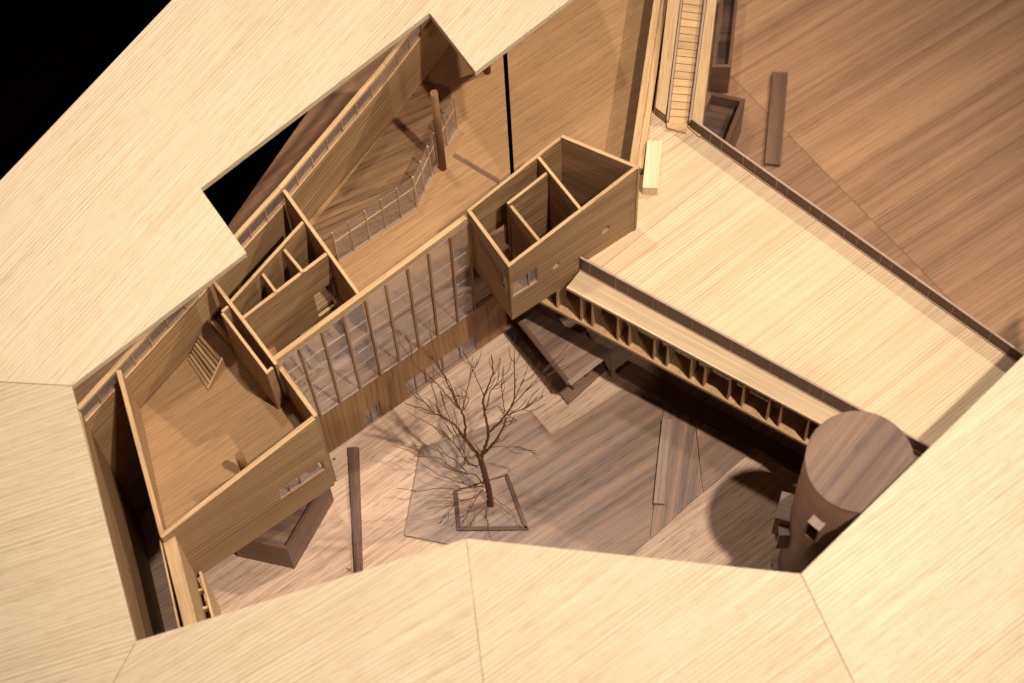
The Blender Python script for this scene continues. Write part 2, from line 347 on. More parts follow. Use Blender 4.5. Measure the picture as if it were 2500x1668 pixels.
OW1 = outer((193, 1000), 17.0, (686, 462), 17.2, 1.35)
OW2 = outer((686, 462), 17.2, (942, 158), 17.3, 1.35)
OW3 = outer((942, 158), 17.3, (1085, -30), 17.4, 1.2)
go = [P(*p, 0) for p in ((1015, -110), (765, 255), (555, 555), (470, 690), (60, 760), (60, 1010))]
struct(MB().prism(go+[OW1.pt(0, 0, 0.3), OW1.pt(OW1.L, 0, 0.3), OW2.pt(OW2.L, 0, 0.3), OW3.pt(OW3.L, 0, 0.3)], 0.004, 0.03).build('ground_board', 'ground_far', None, gpx(700, 420, 780, 360)))
# corridor wall on the outside left, room wall beside it
def wallpx(name, mat, p, zp, q, zq, zb, th, parent=hall, holes=(), grain=None, bevel=0.02, ext=(0, 0), flip=False):
    A, B = P(*p, zp), P(*q, zq); pl = Plane(A, B)
    o0, o1 = (0, th) if not flip else (-th, 0)
    o = MB().wall(pl, -ext[0], pl.L+ext[1], zb, zp, zq, o0, o1, holes).build(name, mat, parent, grain or pl.u, bevel=bevel)
    return pl, o
wallpx('corridor_wall', 'wall', (195, 1001), 16.7, (331, 1566), 15.0, 0, 0.26, flip=True, ext=(0, 0.3))
LWp, _ = wallpx('room_wall', 'figured', (283, 905), 16.9, (392, 1316), 12.8, 0, 0.26)
# front room standing proud of the facade
FWp = Plane(P(500, 1400, 5.5), P(818, 1184, 5.5))
sL, zL = FWp.sz(395, 1315); sR, zR = FWp.sz(770, 1024)
def hole(pl, q):
    a = [pl.sz(*p) for p in q]; ss = sorted(t for t, z in a); zz = sorted(z for t, z in a)
    return ((ss[0]+ss[1])/2, (ss[2]+ss[3])/2, (zz[0]+zz[1])/2, (zz[2]+zz[3])/2)
def window(pl, h, parent, fr, off=0.02, frame='rail', bars=(), depth=0.16, wd=0.07):
    t0, t1, z0, z1 = h
    f = MB().slab(pl, t0, t1, z0, z0+wd, off, off+depth).slab(pl, t0, t1, z1-wd, z1, off, off+depth).slab(pl, t0, t0+wd, z0+wd, z1-wd, off, off+depth).slab(pl, t1-wd, t1, z0+wd, z1-wd, off, off+depth)
    f = f.build('window_frame', frame, parent, pl.u)
    xs = [0]+list(bars)+[1]
    for k in range(len(xs)-1):
        a = t0+(t1-t0)*xs[k]; c = t0+(t1-t0)*xs[k+1]
        MB().slab(pl, a+wd, c-wd, z0+wd, z1-wd, off+depth*0.4, off+depth*0.6).build('pane', 'glass', f)
        if k: MB().slab(pl, a-wd*0.5, a+wd*0.5, z0+wd, z1-wd, off+0.01, off+depth-0.01).build('mullion', frame, f, GZ)
    return f
hF = hole(FWp, ((676, 1199), (797, 1117), (804.5, 1136), (686, 1220))); hF = (hF[0], min(hF[1], sR-0.25), hF[2], hF[3])
fw = MB().wall(FWp, sL, sR, 5.5, zL, zR, 0, 0.28, [hF]).build('front_wall', 'figured', hall, FWp.u, bevel=0.02)
window(FWp, hF, fw, 'rail', bars=(0.24, 0.48))
cornerR = FWp.pt(sR-0.28, 0)
# room floor, soffit
inn = FWp.n*0.28
MB().prism([LWp.pt(0.1, 0), OW1.pt(OW1.L*0.72, 0), FP.pt(-0.3, 0, 2.2), FP.pt(-0.9, 0, 0.0), FWp.pt(sR-0.29, 0, 0.28), FWp.pt(sL+0.25, 0, 0.28)], Z1-0.4, Z1).build('floor_slab', 'floor', hall, GA)
MB().prism([LWp.pt(0.3, 0), FP.pt(-1.2, 0, 5), FP.pt(-1.2, 0, 0.0), FWp.pt(sR-0.29, 0, 0.29), FWp.pt(sL+0.3, 0, 0.29)], 5.52, 5.85).build('soffit', 'wall', hall, GA)
# side wall of the front room, running out from the facade corner
wallpx('side_wall', 'wall', (679, 899), 15.0, (767, 1019), zR-0.05, 5.5, 0.24, flip=False)
# end of the low boundary wall
lw2, o = wallpx('boundary_wall', 'edge', (427, 1306), 12.75, (486, 1540), 12.0, 4.0, 0.72, flip=True, bevel=0.03)
wallpx('boundary_wall', 'wall', (393, 1318), 12.6, (441, 1540), 11.9, 0, 0.1, flip=True, bevel=0.02)
lr, o = wallpx('low_rail', 'edge', (485, 1396), 6.6, (522, 1530), 6.6, 0, 0.16)
for t in (0.9, 2.0, 3.0):
    MB().slab(lr, t, t+0.14, 5.8, 6.4, -0.9, -0.01).build('cross_rib', 'edge', hall, lr.n)
# partitions
PW1, _ = wallpx('partition_wall', 'wall', (689, 466), 17.1, (873, 722), 16.1, ZM, 0.2)
PW2, _ = wallpx('partition_wall', 'wall', (517, 688), 17.0, (671, 892), 15.9, ZM, 0.2)
wallpx('partition_wall', 'wall', (539, 766), 16.9, (651, 914), 16.1, ZM, 0.17)
wallpx('partition_wall', 'wall', (544, 763), 16.9, (559, 750), 16.9, ZM, 0.16)
wallpx('partition_wall', 'wall', (654, 911), 16.1, (668, 899), 16.0, ZM, 0.16)
AW1 = Plane(P(590, 783, 16.5), P(800, 622, 16.6))
dh0 = AW1.sz(772, 745)[0]
MB().wall(AW1, 0, AW1.L, ZM, 16.5, 16.6, 0, 0.2, [(dh0, AW1.L-0.12, Z1-0.6, Z1+2.2)]).build('partition_wall', 'ribbed', hall, AW1.u, bevel=0.02)
wallpx('partition_wall', 'ribbed', (562, 743), 16.7, (743, 544), 17.0, ZM, 0.19)
wallpx('partition_wall', 'wall', (691, 611), 17.0, (737, 667), 16.7, ZM, 0.16)
wallpx('partition_wall', 'wall', (638, 670), 16.9, (672, 717), 16.6, ZM, 0.16)
MB().prism([AW1.pt(dh0-0.3, 0, 0.21), AW1.pt(AW1.L-0.1, 0, 0.21), AW1.pt(AW1.L-0.1, 0, 1.5), AW1.pt(dh0-0.3, 0, 1.5)], Z1-0.5, Z1-0.15).build('stair_landing', 'ribbed', hall, GA)
# liner added inside the floor slot to shut out light and keep it black
MB().prism([slotL[2], slotL[0], slotR[0], slotR[2]], Z1-2.4, Z1-2.2).build('slot_bottom', 'walnut', hall, GA)
for side, sg in ((slotL, -1), (slotR, 1)):
    hx = Vector((0.3*sg, 0, 0)); MB().prism([side[2], side[0], side[0]+hx, side[2]+hx], Z1-2.2, Z1-0.36).build('slot_lining', 'walnut', hall, GA)
# landing and stairs seen behind the glass
MB().prism([FP.pt(1.3, 0, 0.6), FP.pt(3.1, 0, 0.6), FP.pt(3.1, 0, 2.6), FP.pt(1.3, 0, 2.6)], Z1-0.35, Z1).build('stair_landing', 'ribbed', hall, GA)
MB().wall(Plane(FP.pt(1.2, 0, 0.45), FP.pt(3.0, 0, 0.45)), 0, 1.9, Z1, Z1+1.3, Z1+1.3, 0, 0.12).build('landing_rail', 'wall', hall, GA)
for k in range(9):
    t = 1.15-k*0.46
    MB().prism([FP.pt(t-0.40, 0, 0.55), FP.pt(t, 0, 0.55), FP.pt(t, 0, 2.4), FP.pt(t-0.40, 0, 2.4)], Z1-0.55-k*0.5, Z1-0.40-k*0.5).build('stair_tread', 'ribbed', hall, FP.n)
for o_ in (0.48, 2.42):
    MB().bar(FP.pt(1.3, Z1-0.7, o_), FP.pt(-3.0, Z1-5.2, o_), 0.1, 0.35).build('stringer', 'edge', hall, GA)
for k in range(7):
    t = 0.4+k*0.46
    MB().prism([FP.pt(t, 0, 2.75), FP.pt(t+0.4, 0, 2.75), FP.pt(t+0.4, 0, 3.9), FP.pt(t, 0, 3.9)], Z1-2.6-k*0.42, Z1-2.45-k*0.42).build('stair_tread', 'ribbed', hall, FP.n)
MB().prism(gp((1104, 383), (1110, 373), (1222, 439), (1216, 449), z=Z1), Z1-0.1, Z1+0.004).build('floor_inlay', 'walnut', hall, gpx(1107, 378, 1219, 444, Z1))  # thin dark strip stands in for a narrow shadow cast across the hall floor
# thicker floor behind the glass screen, roof shadow darkened into its colour
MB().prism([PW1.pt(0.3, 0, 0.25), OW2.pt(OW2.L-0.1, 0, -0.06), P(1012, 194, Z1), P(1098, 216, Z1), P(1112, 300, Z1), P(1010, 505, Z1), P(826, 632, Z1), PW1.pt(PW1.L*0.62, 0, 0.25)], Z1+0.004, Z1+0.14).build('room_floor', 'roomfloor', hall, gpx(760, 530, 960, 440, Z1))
# glass screen of the hall
gs = thing('glass_screen', P(930, 560, Z1), 'low glass screen with thin wood posts bending round the dark room floor', 'screen')
def screen(p, q, fr, h=3.55):
    pl = Plane(P(*p, Z1), P(*q, Z1))
    MB().slab(pl, 0, pl.L, Z1, Z1+0.09, -0.05, 0.05).build('bottom_rail', 'glass_edge', gs, pl.u)
    MB().slab(pl, 0, pl.L, Z1+h*0.66, Z1+h*0.66+0.06, -0.03, 0.03).build('middle_rail', 'edge', gs, pl.u)
    for k, f in enumerate(fr):
        t = f*pl.L; MB().slab(pl, t-0.035, t+0.035, Z1, Z1+h, -0.045, 0.045).build('post', 'edge', gs, GZ)
    for a, c in zip(fr[:-1], fr[1:]): MB().slab(pl, a*pl.L+0.05, c*pl.L-0.05, Z1+0.09, Z1+h, -0.02, 0.02).build('pane', 'glass', gs)
screen((826, 639), (1018, 506), (0.005, 0.2, 0.4, 0.6, 0.8, 0.995))
screen((1018, 506), (1068, 400), (0.02, 0.36, 0.7, 0.99))
screen((1068, 400), (1117, 313), (0.02, 0.5, 0.98))
# columns
def column(name, c, z0, z1, r, label, lean=(0, 0), grp=None):
    o = MB().cyl(Vector((c.x, c.y, 0)), r, z0, z1, 24, r*0.96, Vector((lean[0], lean[1], 0))).build(name, 'column', None, GZ, smooth=False)
    for p in o.data.polygons: p.use_smooth = len(p.vertices) == 4
    return tag(o, label, 'column', grp)
column('round_column', P(1081, 410, Z1), Z1, 19.6, 0.225, 'tall round brown column standing at the bend of the glass screen')
column('round_column', P(1190, 176, Z1), Z1, 19.4, 0.21, 'round brown column under the point of the roof plate')
column('stub_column', P(603, 1160, Z1), Z1, Z1+2.9, 0.25, 'short round stub column on the floor of the front room')
# stair in the front room
st = thing('interior_stair', P(500, 910, Z1), 'small flight of wooden steps against the outer wall in the front room', 'stair')
a0, a1, b0, b1 = P(459, 880, Z1), P(506, 950, Z1), P(496, 833, Z1), P(548, 890, Z1)
for k in range(7):
    f0, f1 = k/7, (k+0.8)/7
    MB().prism([a0.lerp(b0, f0), a0.lerp(b0, f1), a1.lerp(b1, f1), a1.lerp(b1, f0)], Z1+0.002, Z1+0.14+0.13*k).build('tread', 'ribbed', st, (a1-a0).normalized())
sdv = (a1-a0).normalized()
q = [a1+sdv*0.02, b1+sdv*0.02, b1+sdv*0.14, a1+sdv*0.14]
MB().prism(q, Z1+0.002, [Z1+0.2, Z1+1.1, Z1+1.1, Z1+0.2]).build('stringer', 'wall', st, (b1-a1).normalized())
c0, c1 = P(520, 805, Z1), P(572, 862, Z1)
for k in range(3):
    f0 = k*0.32; v = (b0-a0).normalized()
    MB().prism([c0+v*f0, c0+v*(f0+0.29), c1+v*(f0+0.29), c1+v*f0], Z1+0.002, Z1+1.0-0.25*k).build('tread', 'ribbed', st, sdv)
# ------------------------------------------------------------------ glazed facade
fac = thing('glazed_facade', FP.pt(5.5, 0), 'tall glazed courtyard facade with wooden mullions over a red-brown panel', 'facade')
TB = lambda px, py: FP.sz(px, py)
bl = TB(668, 884); br = TB(1141, 533)
def strip(pl, t0, t1, za0, za1, zb0, zb1, o0, o1):
    c = [pl.pt(t, z, o) for t, zz in ((t0, (za0, za1)), (t1, (zb0, zb1))) for z in zz for o in (o0, o1)]
    return MB().add(c, [(0, 1, 3, 2), (4, 6, 7, 5), (0, 4, 5, 1), (2, 3, 7, 6), (0, 2, 6, 4), (1, 5, 7, 3)])
ztop = lambda t: bl[1]+(br[1]-bl[1])*(t-bl[0])/(br[0]-bl[0])
strip(FP, bl[0], br[0], bl[1]-0.62, bl[1], br[1]-0.62, br[1], 0.0, 0.3).build('top_beam', 'edge', fac, FP.u, bevel=0.03)
hA = hole(FP, ((885, 1009), (929.5, 978), (937, 1015), (895, 1044))); hB = hole(FP, ((991, 936), (1163, 815), (1167, 853.6), (995, 974)))
hA = (hA[0], hA[1], max(0.02, hA[2]), hA[3]); hB = (hB[0], hB[1], max(0.05, hB[2]), hB[3])
ap = MB().wall(FP, -0.9, 13.6, 0.0, 5.72, 5.72, 0.02, 0.26, [hA, hB]).build('apron_panel', 'apron', fac, GZ, bevel=0.02)
window(FP, hA, ap, 'rail', off=0.04, bars=(0.42, 0.8))
window(FP, hB, ap, 'rail', off=0.04, bars=(0.14, 0.28, 0.52, 0.77))
mt = [(734.4, 869.7, 782.8, 1017.6), (789, 827.6, 831, 987), (840, 786.8, 879.8, 951), (893, 745, 928, 915.6), (943.4, 709, 975, 882.6), (995.7, 667, 1023.7, 852), (1046.7, 629, 1068, 820), (1100, 592, 1118, 785.7), (1145, 560, 1159, 757.6)]
ms = []
for x0, y0, x1, y1 in mt:
    a, c = TB(x0, y0), TB(x1, y1); ms.append((a[0], c[0]))
ms = [(bl[0]+0.05, -0.85)]+ms
for k, (tt, tb) in enumerate(ms):
    if k == 0: continue
    c = [FP.pt(t+dx, z, o) for t, z in ((tb, 5.72), (tt, ztop(tt)-0.62)) for dx in (-0.048, 0.048) for o in (-0.05, 0.1)]
    MB().add(c, [(0, 1, 3, 2), (4, 6, 7, 5), (0, 4, 5, 1), (2, 3, 7, 6), (0, 2, 6, 4), (1, 5, 7, 3)]).build('mullion', 'apron', fac, GZ)
for k in range(len(ms)-1):
    (a, ab), (c, cb) = ms[k], ms[k+1]
    q = [FP.pt(ab+0.09, 5.73, o) for o in (0.03, 0.09)]+[FP.pt(a+0.09, ztop(a)-0.63, o) for o in (0.03, 0.09)]+[FP.pt(cb-0.09, 5.73, o) for o in (0.03, 0.09)]+[FP.pt(c-0.09, ztop(c)-0.63, o) for o in (0.03, 0.09)]
    pn = MB().add(q, [(0, 1, 3, 2), (4, 6, 7, 5), (0, 4, 5, 1), (2, 3, 7, 6), (0, 2, 6, 4), (1, 5, 7, 3)]).build('pane', 'glass', fac)
    def at(z, L_, R_): 
        f = (z-5.72)/(ztop(L_)-6.34); return L_, R_
    zc = 7.15
    while zc < ztop((a+c)/2)-2.2:
        f = (zc-5.72)/(ztop((a+c)/2)-6.3)
        MB().bar(FP.pt(ab+(a-ab)*f+0.09, zc, 0.015), FP.pt(cb+(c-cb)*f-0.09, zc, 0.015), 0.028, 0.028).build('glazing_bar', 'glass_edge', pn, FP.u)
        zc += 1.6
    MB().bar(FP.pt(ab+0.1, 5.74, 0.0), FP.pt(a+0.1, ztop(a)-0.66, 0.0), 0.03, 0.03).build('pane_edge', 'glass_edge', pn, GZ)
    MB().bar(FP.pt(a+0.1, ztop(a)-0.66, 0.0), FP.pt(c-0.1, ztop(c)-0.66, 0.0), 0.03, 0.03).build('pane_edge', 'glass_edge', pn, FP.u)
    MB().bar(FP.pt(ab+0.09, 5.78, 0.02), FP.pt(cb-0.09, 5.78, 0.02), 0.08, 0.1).build('sill_bar', 'glass_edge', pn, FP.u)
# ------------------------------------------------------------------ box room
box = thing('box_room', P(1350, 560, Z1), 'open topped oak box room projecting over the courtyard corner', 'room')
B2, B3, B4, B1 = P(1139, 513, 17.8), P(1242, 653, 17.8), P(1563, 406, 19.7), P(1373, 328, 19.3)
BF = Plane(B3, B4); BL = Plane(B3, B2); BB = Plane(B2, B1); BR = Plane(B1, B4)
hs = [hole(BF, ((1247, 692), (1313.6, 651.5), (1313.6, 687), (1247, 729))), hole(BF, ((1350.8, 648.5), (1366, 638), (1366, 648.5), (1350, 657.5))), hole(BF, ((1471.5, 559), (1488, 550), (1488, 560.6), (1470, 571)))]
hs[0] = (0.02, *hs[0][1:])
bw = MB().wall(BF, 0.0, BF.L, Z1-0.1, 17.8, 19.7, 0.0, 0.2, [(0.12, *hs[0][1:])]+hs[1:]).build('wall', 'wall', box, BF.u, bevel=0.02)
window(BF, (0.12, *hs[0][1:]), bw, 'rail', bars=(0.66,), off=0.02)
for h in hs[1:]: window(BF, h, bw, 'rail', wd=0.04)
lz = hs[0][2:]
bw2 = MB().wall(BL, 0.21, BL.L, Z1-0.1, 17.8, 17.8, -0.2, 0.0, [(0.3, 1.0, *lz)]).build('wall', 'wall', box, BL.u, bevel=0.02)
MB().slab(BL, 0.3, 1.0, lz[0]+0.05, lz[1], -0.1, -0.06).build('pane', 'glass', bw2)
MB().wall(BB, 0.0, BB.L-0.2, Z1+0.004, 17.8, 19.27, -0.18, 0.0, [(1.2, 2.3, Z1+0.05, Z1+2.6)]).build('wall', 'wall', box, BB.u, bevel=0.02)
MB().wall(BR, 0.0, BR.L-0.02, Z1+0.004, 19.3, 19.68, -0.2, 0.0).build('wall', 'wall', box, BR.u, bevel=0.02)
ins = lambda pl, t, o: pl.pt(t, 0, o)
MB().prism([BF.pt(0.2, 0, 0.19), BF.pt(BF.L-0.2, 0, 0.19), BB.pt(BB.L-0.1, 0, -0.17), BB.pt(0.2, 0, -0.17)], Z1-0.09, Z1+0.25).build('floor_slab', 'floor', box, GA)
wallpx('partition_wall', 'wall', (1311, 385), 18.9, (1413, 511), 18.8, Z1+0.25, 0.17, parent=box)
wallpx('partition_wall', 'ribbed', (1241, 500), 18.2, (1337, 425), 18.7, Z1+0.25, 0.17, parent=box)
wallpx('partition_wall', 'wall', (1244, 504), 18.2, (1314, 590), 18.1, Z1+0.25, 0.17, parent=box)
# ------------------------------------------------------------------ hall side wall and outside stair
rw = thing('hall_wall', P(1560, 200, Z1), 'thick pale oak wall closing the hall beside the outside stair', 'wall')
RZ = 13.5
RWp = Plane(P(1536, 400, RZ), P(1612, -110, RZ))
MB().wall(RWp, 0, RWp.L, Z1-1, RZ, RZ, -0.42, 0).build('wall', 'edge', rw, RWp.u, bevel=0.03)
MB().wall(RWp, 0, RWp.L, Z1-1, RZ-0.35, RZ-0.35, -0.8, -0.425).build('wall_lining', 'wall', rw, RWp.u, bevel=0.02)
es = thing('outside_stair', P(1660, 150, ZD), 'straight outside stair of pale treads between grey edged stringers', 'stair')
T0l, T0r = P(1632, 305, ZD), P(1680, 308, ZD)
RI = 0.9
T1l, T1r = P(1675, -60, ZD+RI), P(1726, -52, ZD+RI)
NT = 20
for k in range(NT):
    a = T0l.lerp(T1l, k/NT); b_ = T0r.lerp(T1r, k/NT); c = T0r.lerp(T1r, (k+0.955)/NT); d = T0l.lerp(T1l, (k+0.955)/NT); z = ZD+RI*(k+0.4)/NT+0.12
    MB().prism([a, b_, c, d], z-0.3, z).build('tread', 'edge', es, (T0r-T0l).normalized(), bevel=0.01)
for a, c, sg in ((T0l, T1l, -1), (T0r, T1r, 1)):
    d = (c-a); hx = Vector((d.y, -d.x, 0)).normalized()*sg
    if hx.dot((T0r-T0l)*sg) < 0: hx = -hx
    q = [a+hx*0.02, a+hx*0.14, c+hx*0.14, c+hx*0.02]
    MB().prism(q, ZD+0.003, [ZD+0.5, ZD+0.5, ZD+RI+0.5, ZD+RI+0.5]).build('stringer', 'rail', es, d.normalized())
hx = Vector(((T1r-T0r).y, -(T1r-T0r).x, 0)).normalized()
MB().prism([T0r+hx*0.16, T0r+hx*0.72+Vector((0.05, -0.2, 0)), T1r+hx*0.72, T1r+hx*0.16], 0.0, [ZD+0.45, ZD+0.45, ZD+RI+0.45, ZD+RI+0.45]).build('side_wall', 'edge', es, (T1r-T0r).normalized(), bevel=0.03)
MB().prism([T0l-hx*0.16, T0l-hx*0.78, T1l-hx*0.78, T1l-hx*0.16] if False else [P(1625, 281, ZD+0.9), P(1600, 262, ZD+0.9), P(1637, -60, ZD+1.7), P(1668, -60, ZD+1.7)], ZD+0.003, [ZD+0.9, ZD+0.9, ZD+1.7, ZD+1.7]).build('cheek_board', 'wall', es, (T1l-T0l).normalized(), bevel=0.02)
tag(MB().prism([P(1627, 305, ZD), P(1677, 308, ZD), P(1675, 329, ZD), P(1628, 317, ZD)], ZD+0.003, ZD+0.28).build('bottom_step', 'edge', None, GA, bevel=0.02), 'loose pale step block at the foot of the outside stair', 'step')
tag(MB().prism(gp((1678, 312), (1685, 308), (1714, 332), (1707, 338), z=ZD), ZD+0.003, ZD+0.18).build('wood_chip', 'edge', None, GA, bevel=0.02), 'thin wooden batten lying by the stair foot and dark parapet', 'batten')
tag(MB().prism(gp((1568, 456), (1606, 457), (1617, 346), (1580, 344), z=ZD+0.9), ZD+0.003, [ZD+0.8, ZD+0.8, ZD+1.0, ZD+1.0]).build('wood_block', 'white', None, gpx(1590, 450, 1600, 340, ZD), bevel=0.03), 'whitish wooden block leaning on the deck beside the hall wall', 'block')
# ------------------------------------------------------------------ terrace wing
tw = thing('terrace_wing', P(1800, 700, 0), 'long low wing with pale ribbed roof deck, dark parapets and row of fins', 'building')
ge = gpx(1520, 700, 1790, 500, ZD)
c1, c2 = (1792, 396), (1425, 640)
dk1 = gp((1425, 637), (1553, 556), (1545, 420), (1572, 250), (1690, 296), (1792, 395), (1462, 657), z=ZD)
dk2 = gp((1792.4, 395.8), (2540, 925), (2310, 1140), (1462.4, 657.8), z=ZD)
MB().prism(dk1, ZD-0.4, ZD).build('deck_panel', 'deck', tw, ge)
MB().prism(dk2, ZD-0.4, ZD-0.006).build('deck_panel', 'deck', tw, ge)
WP = Plane(P(1323, 735, 8.6), P(1950, 1073, 8.6))       # front plane of the wing
eb0, eb1 = WP.sz(1382, 693), WP.sz(1950, 995.5)
LW_ = WP.L+9
EZ = 12.1
q = [WP.pt(eb0[0], 0, 0), WP.pt(LW_, 0, 0), P(2300, 1138, EZ), P(1417, 659, EZ)]
MB().prism(q, EZ-0.28, EZ).build('eave_board', 'deck', tw, WP.u, bevel=0.02)
MB().slab(WP, -0.9, LW_, 8.42, 8.6, 0.02, 3.0).build('gallery_floor', 'edge', tw, WP.n)
MB().slab(WP, -0.9, LW_, 8.35, 8.62, -0.06, 0.02).build('edge_strip', 'edge', tw, WP.u)
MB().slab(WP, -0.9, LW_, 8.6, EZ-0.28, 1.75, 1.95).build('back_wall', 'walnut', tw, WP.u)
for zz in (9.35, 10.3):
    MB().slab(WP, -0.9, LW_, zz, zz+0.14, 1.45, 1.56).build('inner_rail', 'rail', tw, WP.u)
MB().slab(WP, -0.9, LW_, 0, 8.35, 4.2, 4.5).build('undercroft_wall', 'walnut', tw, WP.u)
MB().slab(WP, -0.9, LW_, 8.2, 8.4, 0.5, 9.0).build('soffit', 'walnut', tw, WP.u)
for x in (1359, 1417, 1444, 1505, 1533, 1593, 1625, 1682, 1715, 1774, 1807, 1868, 1897, 1961, 1990, 2052, 2082):
    t = WP.sz(x, line_x((1323, 735), (1950, 1073), x))[0]
    MB().slab(WP, t-0.05, t+0.05, 8.62, EZ-0.27, 0.06, 1.05).build('fin', 'edge', tw, GZ)
# near parapet
PP = Plane(P(1419, 661, EZ), P(1950, 950, EZ)); pt_ = PP.sz(1413, 626)[1]
PZ = 13.65
MB().slab(PP, -0.1, PP.L+9, PZ-0.1, PZ, -0.02, 0.11).build('parapet_cap', 'rail', tw, PP.u, bevel=0.02)
MB().slab(PP, -0.1, PP.L+9, EZ-0.1, EZ+0.08, -0.05, 0.12).build('parapet_foot', 'rail', tw, PP.u)
js = [1414, 1440.6, 1503, 1533, 1595.5, 1627, 1691, 1720.6, 1786, 1817.5, 1881.5, 1913, 1978, 2009, 2075, 2106, 2174, 2205, 2272]
for a, c in zip(js[:-1], js[1:]):
    f = lambda x: PP.sz(x, line_x((1415, 640), (1950, 933), x))[0]
    MB().slab(PP, f(a)+0.02, f(c)-0.02, EZ+0.08, PZ-0.12, 0.0, 0.09).build('parapet_panel', 'parapet', tw, PP.u)
    MB().slab(PP, f(c)-0.018, f(c)+0.018, EZ+0.08, PZ-0.12, -0.02, 0.08).build('joint_strip', 'rail', tw, GZ)
# far parapet
PF = Plane(P(1684, 316, ZD), P(2475, 880, ZD)); PT = PF.sz(1900, 442)[1]
MB().slab(PF, 0, PF.L+3, PT-0.1, PT, 0.0, 0.13).build('parapet_cap', 'rail', tw, PF.u, bevel=0.02)
MB().slab(PF, 0, PF.L+3, ZD-0.02, ZD+0.1, -0.04, 0.14).build('parapet_foot', 'rail', tw, PF.u)
MB().slab(PF, 0, PF.L+3, 0, ZD-0.02, 0.0, 0.25).build('outer_wall', 'walnut', tw, PF.u)
js = [1684, 1734, 1761, 1814, 1843, 1895, 1922, 1977.5, 2006, 2061, 2092, 2150, 2175.5, 2236, 2267, 2325, 2359, 2417, 2445, 2506, 2540]
for a, c in zip(js[:-1], js[1:]):
    f = lambda x: PF.sz(x, line_x((1684, 303), (2475, 865), x))[0]
    MB().slab(PF, f(a)+0.02, f(c)-0.02, ZD+0.1, PT-0.12, 0.02, 0.11).build('parapet_panel', 'parapet', tw, PF.u)
    MB().slab(PF, f(c)-0.018, f(c)+0.018, ZD+0.1, PT-0.12, 0.0, 0.1).build('joint_strip', 'rail', tw, GZ)
# ------------------------------------------------------------------ drum tower
ZT = 19.5
dl, dr_ = P(1967, 1098, ZT), P(2232.5, 1114, ZT); rad = (dl-dr_).length/2; dc = P(2099.7, 1126, ZT)
drum = thing('drum_tower', (dc.x, dc.y, 0), 'dark walnut drum tower with small box windows beside the terrace wing', 'tower')
c0 = Vector((dc.x, dc.y, 0))
o = MB().cyl(c0, rad, 0, ZT-0.06, 96).build('drum_wall', 'walnut', drum, GZ)
for p in o.data.polygons: p.use_smooth = len(p.vertices) == 4
MB().cyl(c0, rad+0.015, ZT-0.06, ZT, 96).build('drum_lid', 'walnut_top', drum, gpx(2000, 1230, 2170, 1020, ZT))
def boxwin(px, py, wd, hg, dep):
    # find the point of the drum surface seen there
    d = ray(px, py); a = d.x**2+d.y**2; e = CAM-c0; bq = 2*(e.x*d.x+e.y*d.y); cq = e.x**2+e.y**2-rad**2
    disc = bq*bq-4*a*cq
    t = (-bq-math.sqrt(max(disc, 0)))/(2*a); q = CAM+d*t
    nrm = Vector((q.x-c0.x, q.y-c0.y, 0)).normalized(); tan = Vector((-nrm.y, nrm.x, 0)); z = q.z
    pl = Plane(c0+nrm*rad-tan*wd/2, c0+nrm*rad+tan*wd/2); sgn = -1 if pl.n.dot(nrm) > 0 else 1
    o0, o1 = (-0.35*sgn*-1, 0) , None
    f = lambda a_, b_: (min(-a_*sgn*-1*-1, -b_*sgn), max(-a_*sgn, -b_*sgn))
    lo, hi = sorted((-sgn*dep, sgn*0.35))
    m = MB(); wl = 0.09
    m.slab(pl, 0, wd, z+hg/2-wl, z+hg/2, lo, hi).slab(pl, 0, wd, z-hg/2, z-hg/2+wl, lo, hi).slab(pl, 0, wl, z-hg/2+wl, z+hg/2-wl, lo, hi).slab(pl, wd-wl, wd, z-hg/2+wl, z+hg/2-wl, lo, hi)
    f_ = m.build('window_box', 'rail', drum, nrm, bevel=0.01)
    lo2, hi2 = sorted((-sgn*0.03, -sgn*0.06))
    MB().slab(pl, wl, wd-wl, z-hg/2+wl, z+hg/2-wl, lo2, hi2).build('window_pane', 'parapet', f_, nrm)
boxwin(1996, 1284, 0.78, 1.9, 0.5)
boxwin(1921, 1305, 0.85, 2.2, 0.55)
boxwin(1921, 1258, 1.6, 2.6, 0.7)
boxwin(1897, 1385, 0.7, 1.2, 0.3)
# ------------------------------------------------------------------ walnut pavilion under the box
pav = thing('walnut_pavilion', P(1400, 930, 0), 'low flat roofed walnut pavilion tucked under the projecting box room', 'pavilion')
cz = 3.75
cp = gp((1269, 786), (1306, 757), (1495, 855), (1390, 937), z=cz)
MB().prism(cp, cz-0.32, cz).build('roof_slab', 'paving', pav, gpx(1310, 860, 1400, 800, cz), bevel=0.02)
m = MB(); m.bar(cp[3].lerp(cp[2], 0.0)+Vector((0, 0, 0.03)), cp[2]+Vector((0, 0, 0.03)), 0.34, 0.1)
m.build('roof_edging', 'rail', pav, (cp[2]-cp[3]).normalized())
MB().bar(cp[0]+Vector((0, 0, 0.02)), cp[3]+Vector((0, 0, 0.02)), 0.3, 0.1).build('roof_edging', 'walnut', pav, (cp[3]-cp[0]).normalized())
g = lambda v, z: Vector((v.x, v.y, z))
pc = cp[2]+(cp[3]-cp[2])*0.02
MB().prism([g(pc, 0)+Vector(d) for d in ((-0.07, -0.07, 0), (0.07, -0.07, 0), (0.07, 0.07, 0), (-0.07, 0.07, 0))], 0, cz-0.32).build('post', 'walnut', pav, GZ)
ppl = Plane(cp[0], cp[3])
sgn = 1 if ppl.n.dot(cp[2]-cp[3]) > 0 else -1
a, c = sorted((sgn*0.75, sgn*0.9))
MB().slab(ppl, 0.0, ppl.L*0.86, 0.0, 0.9, a, c).build('low_wall', 'walnut', pav, ppl.u)
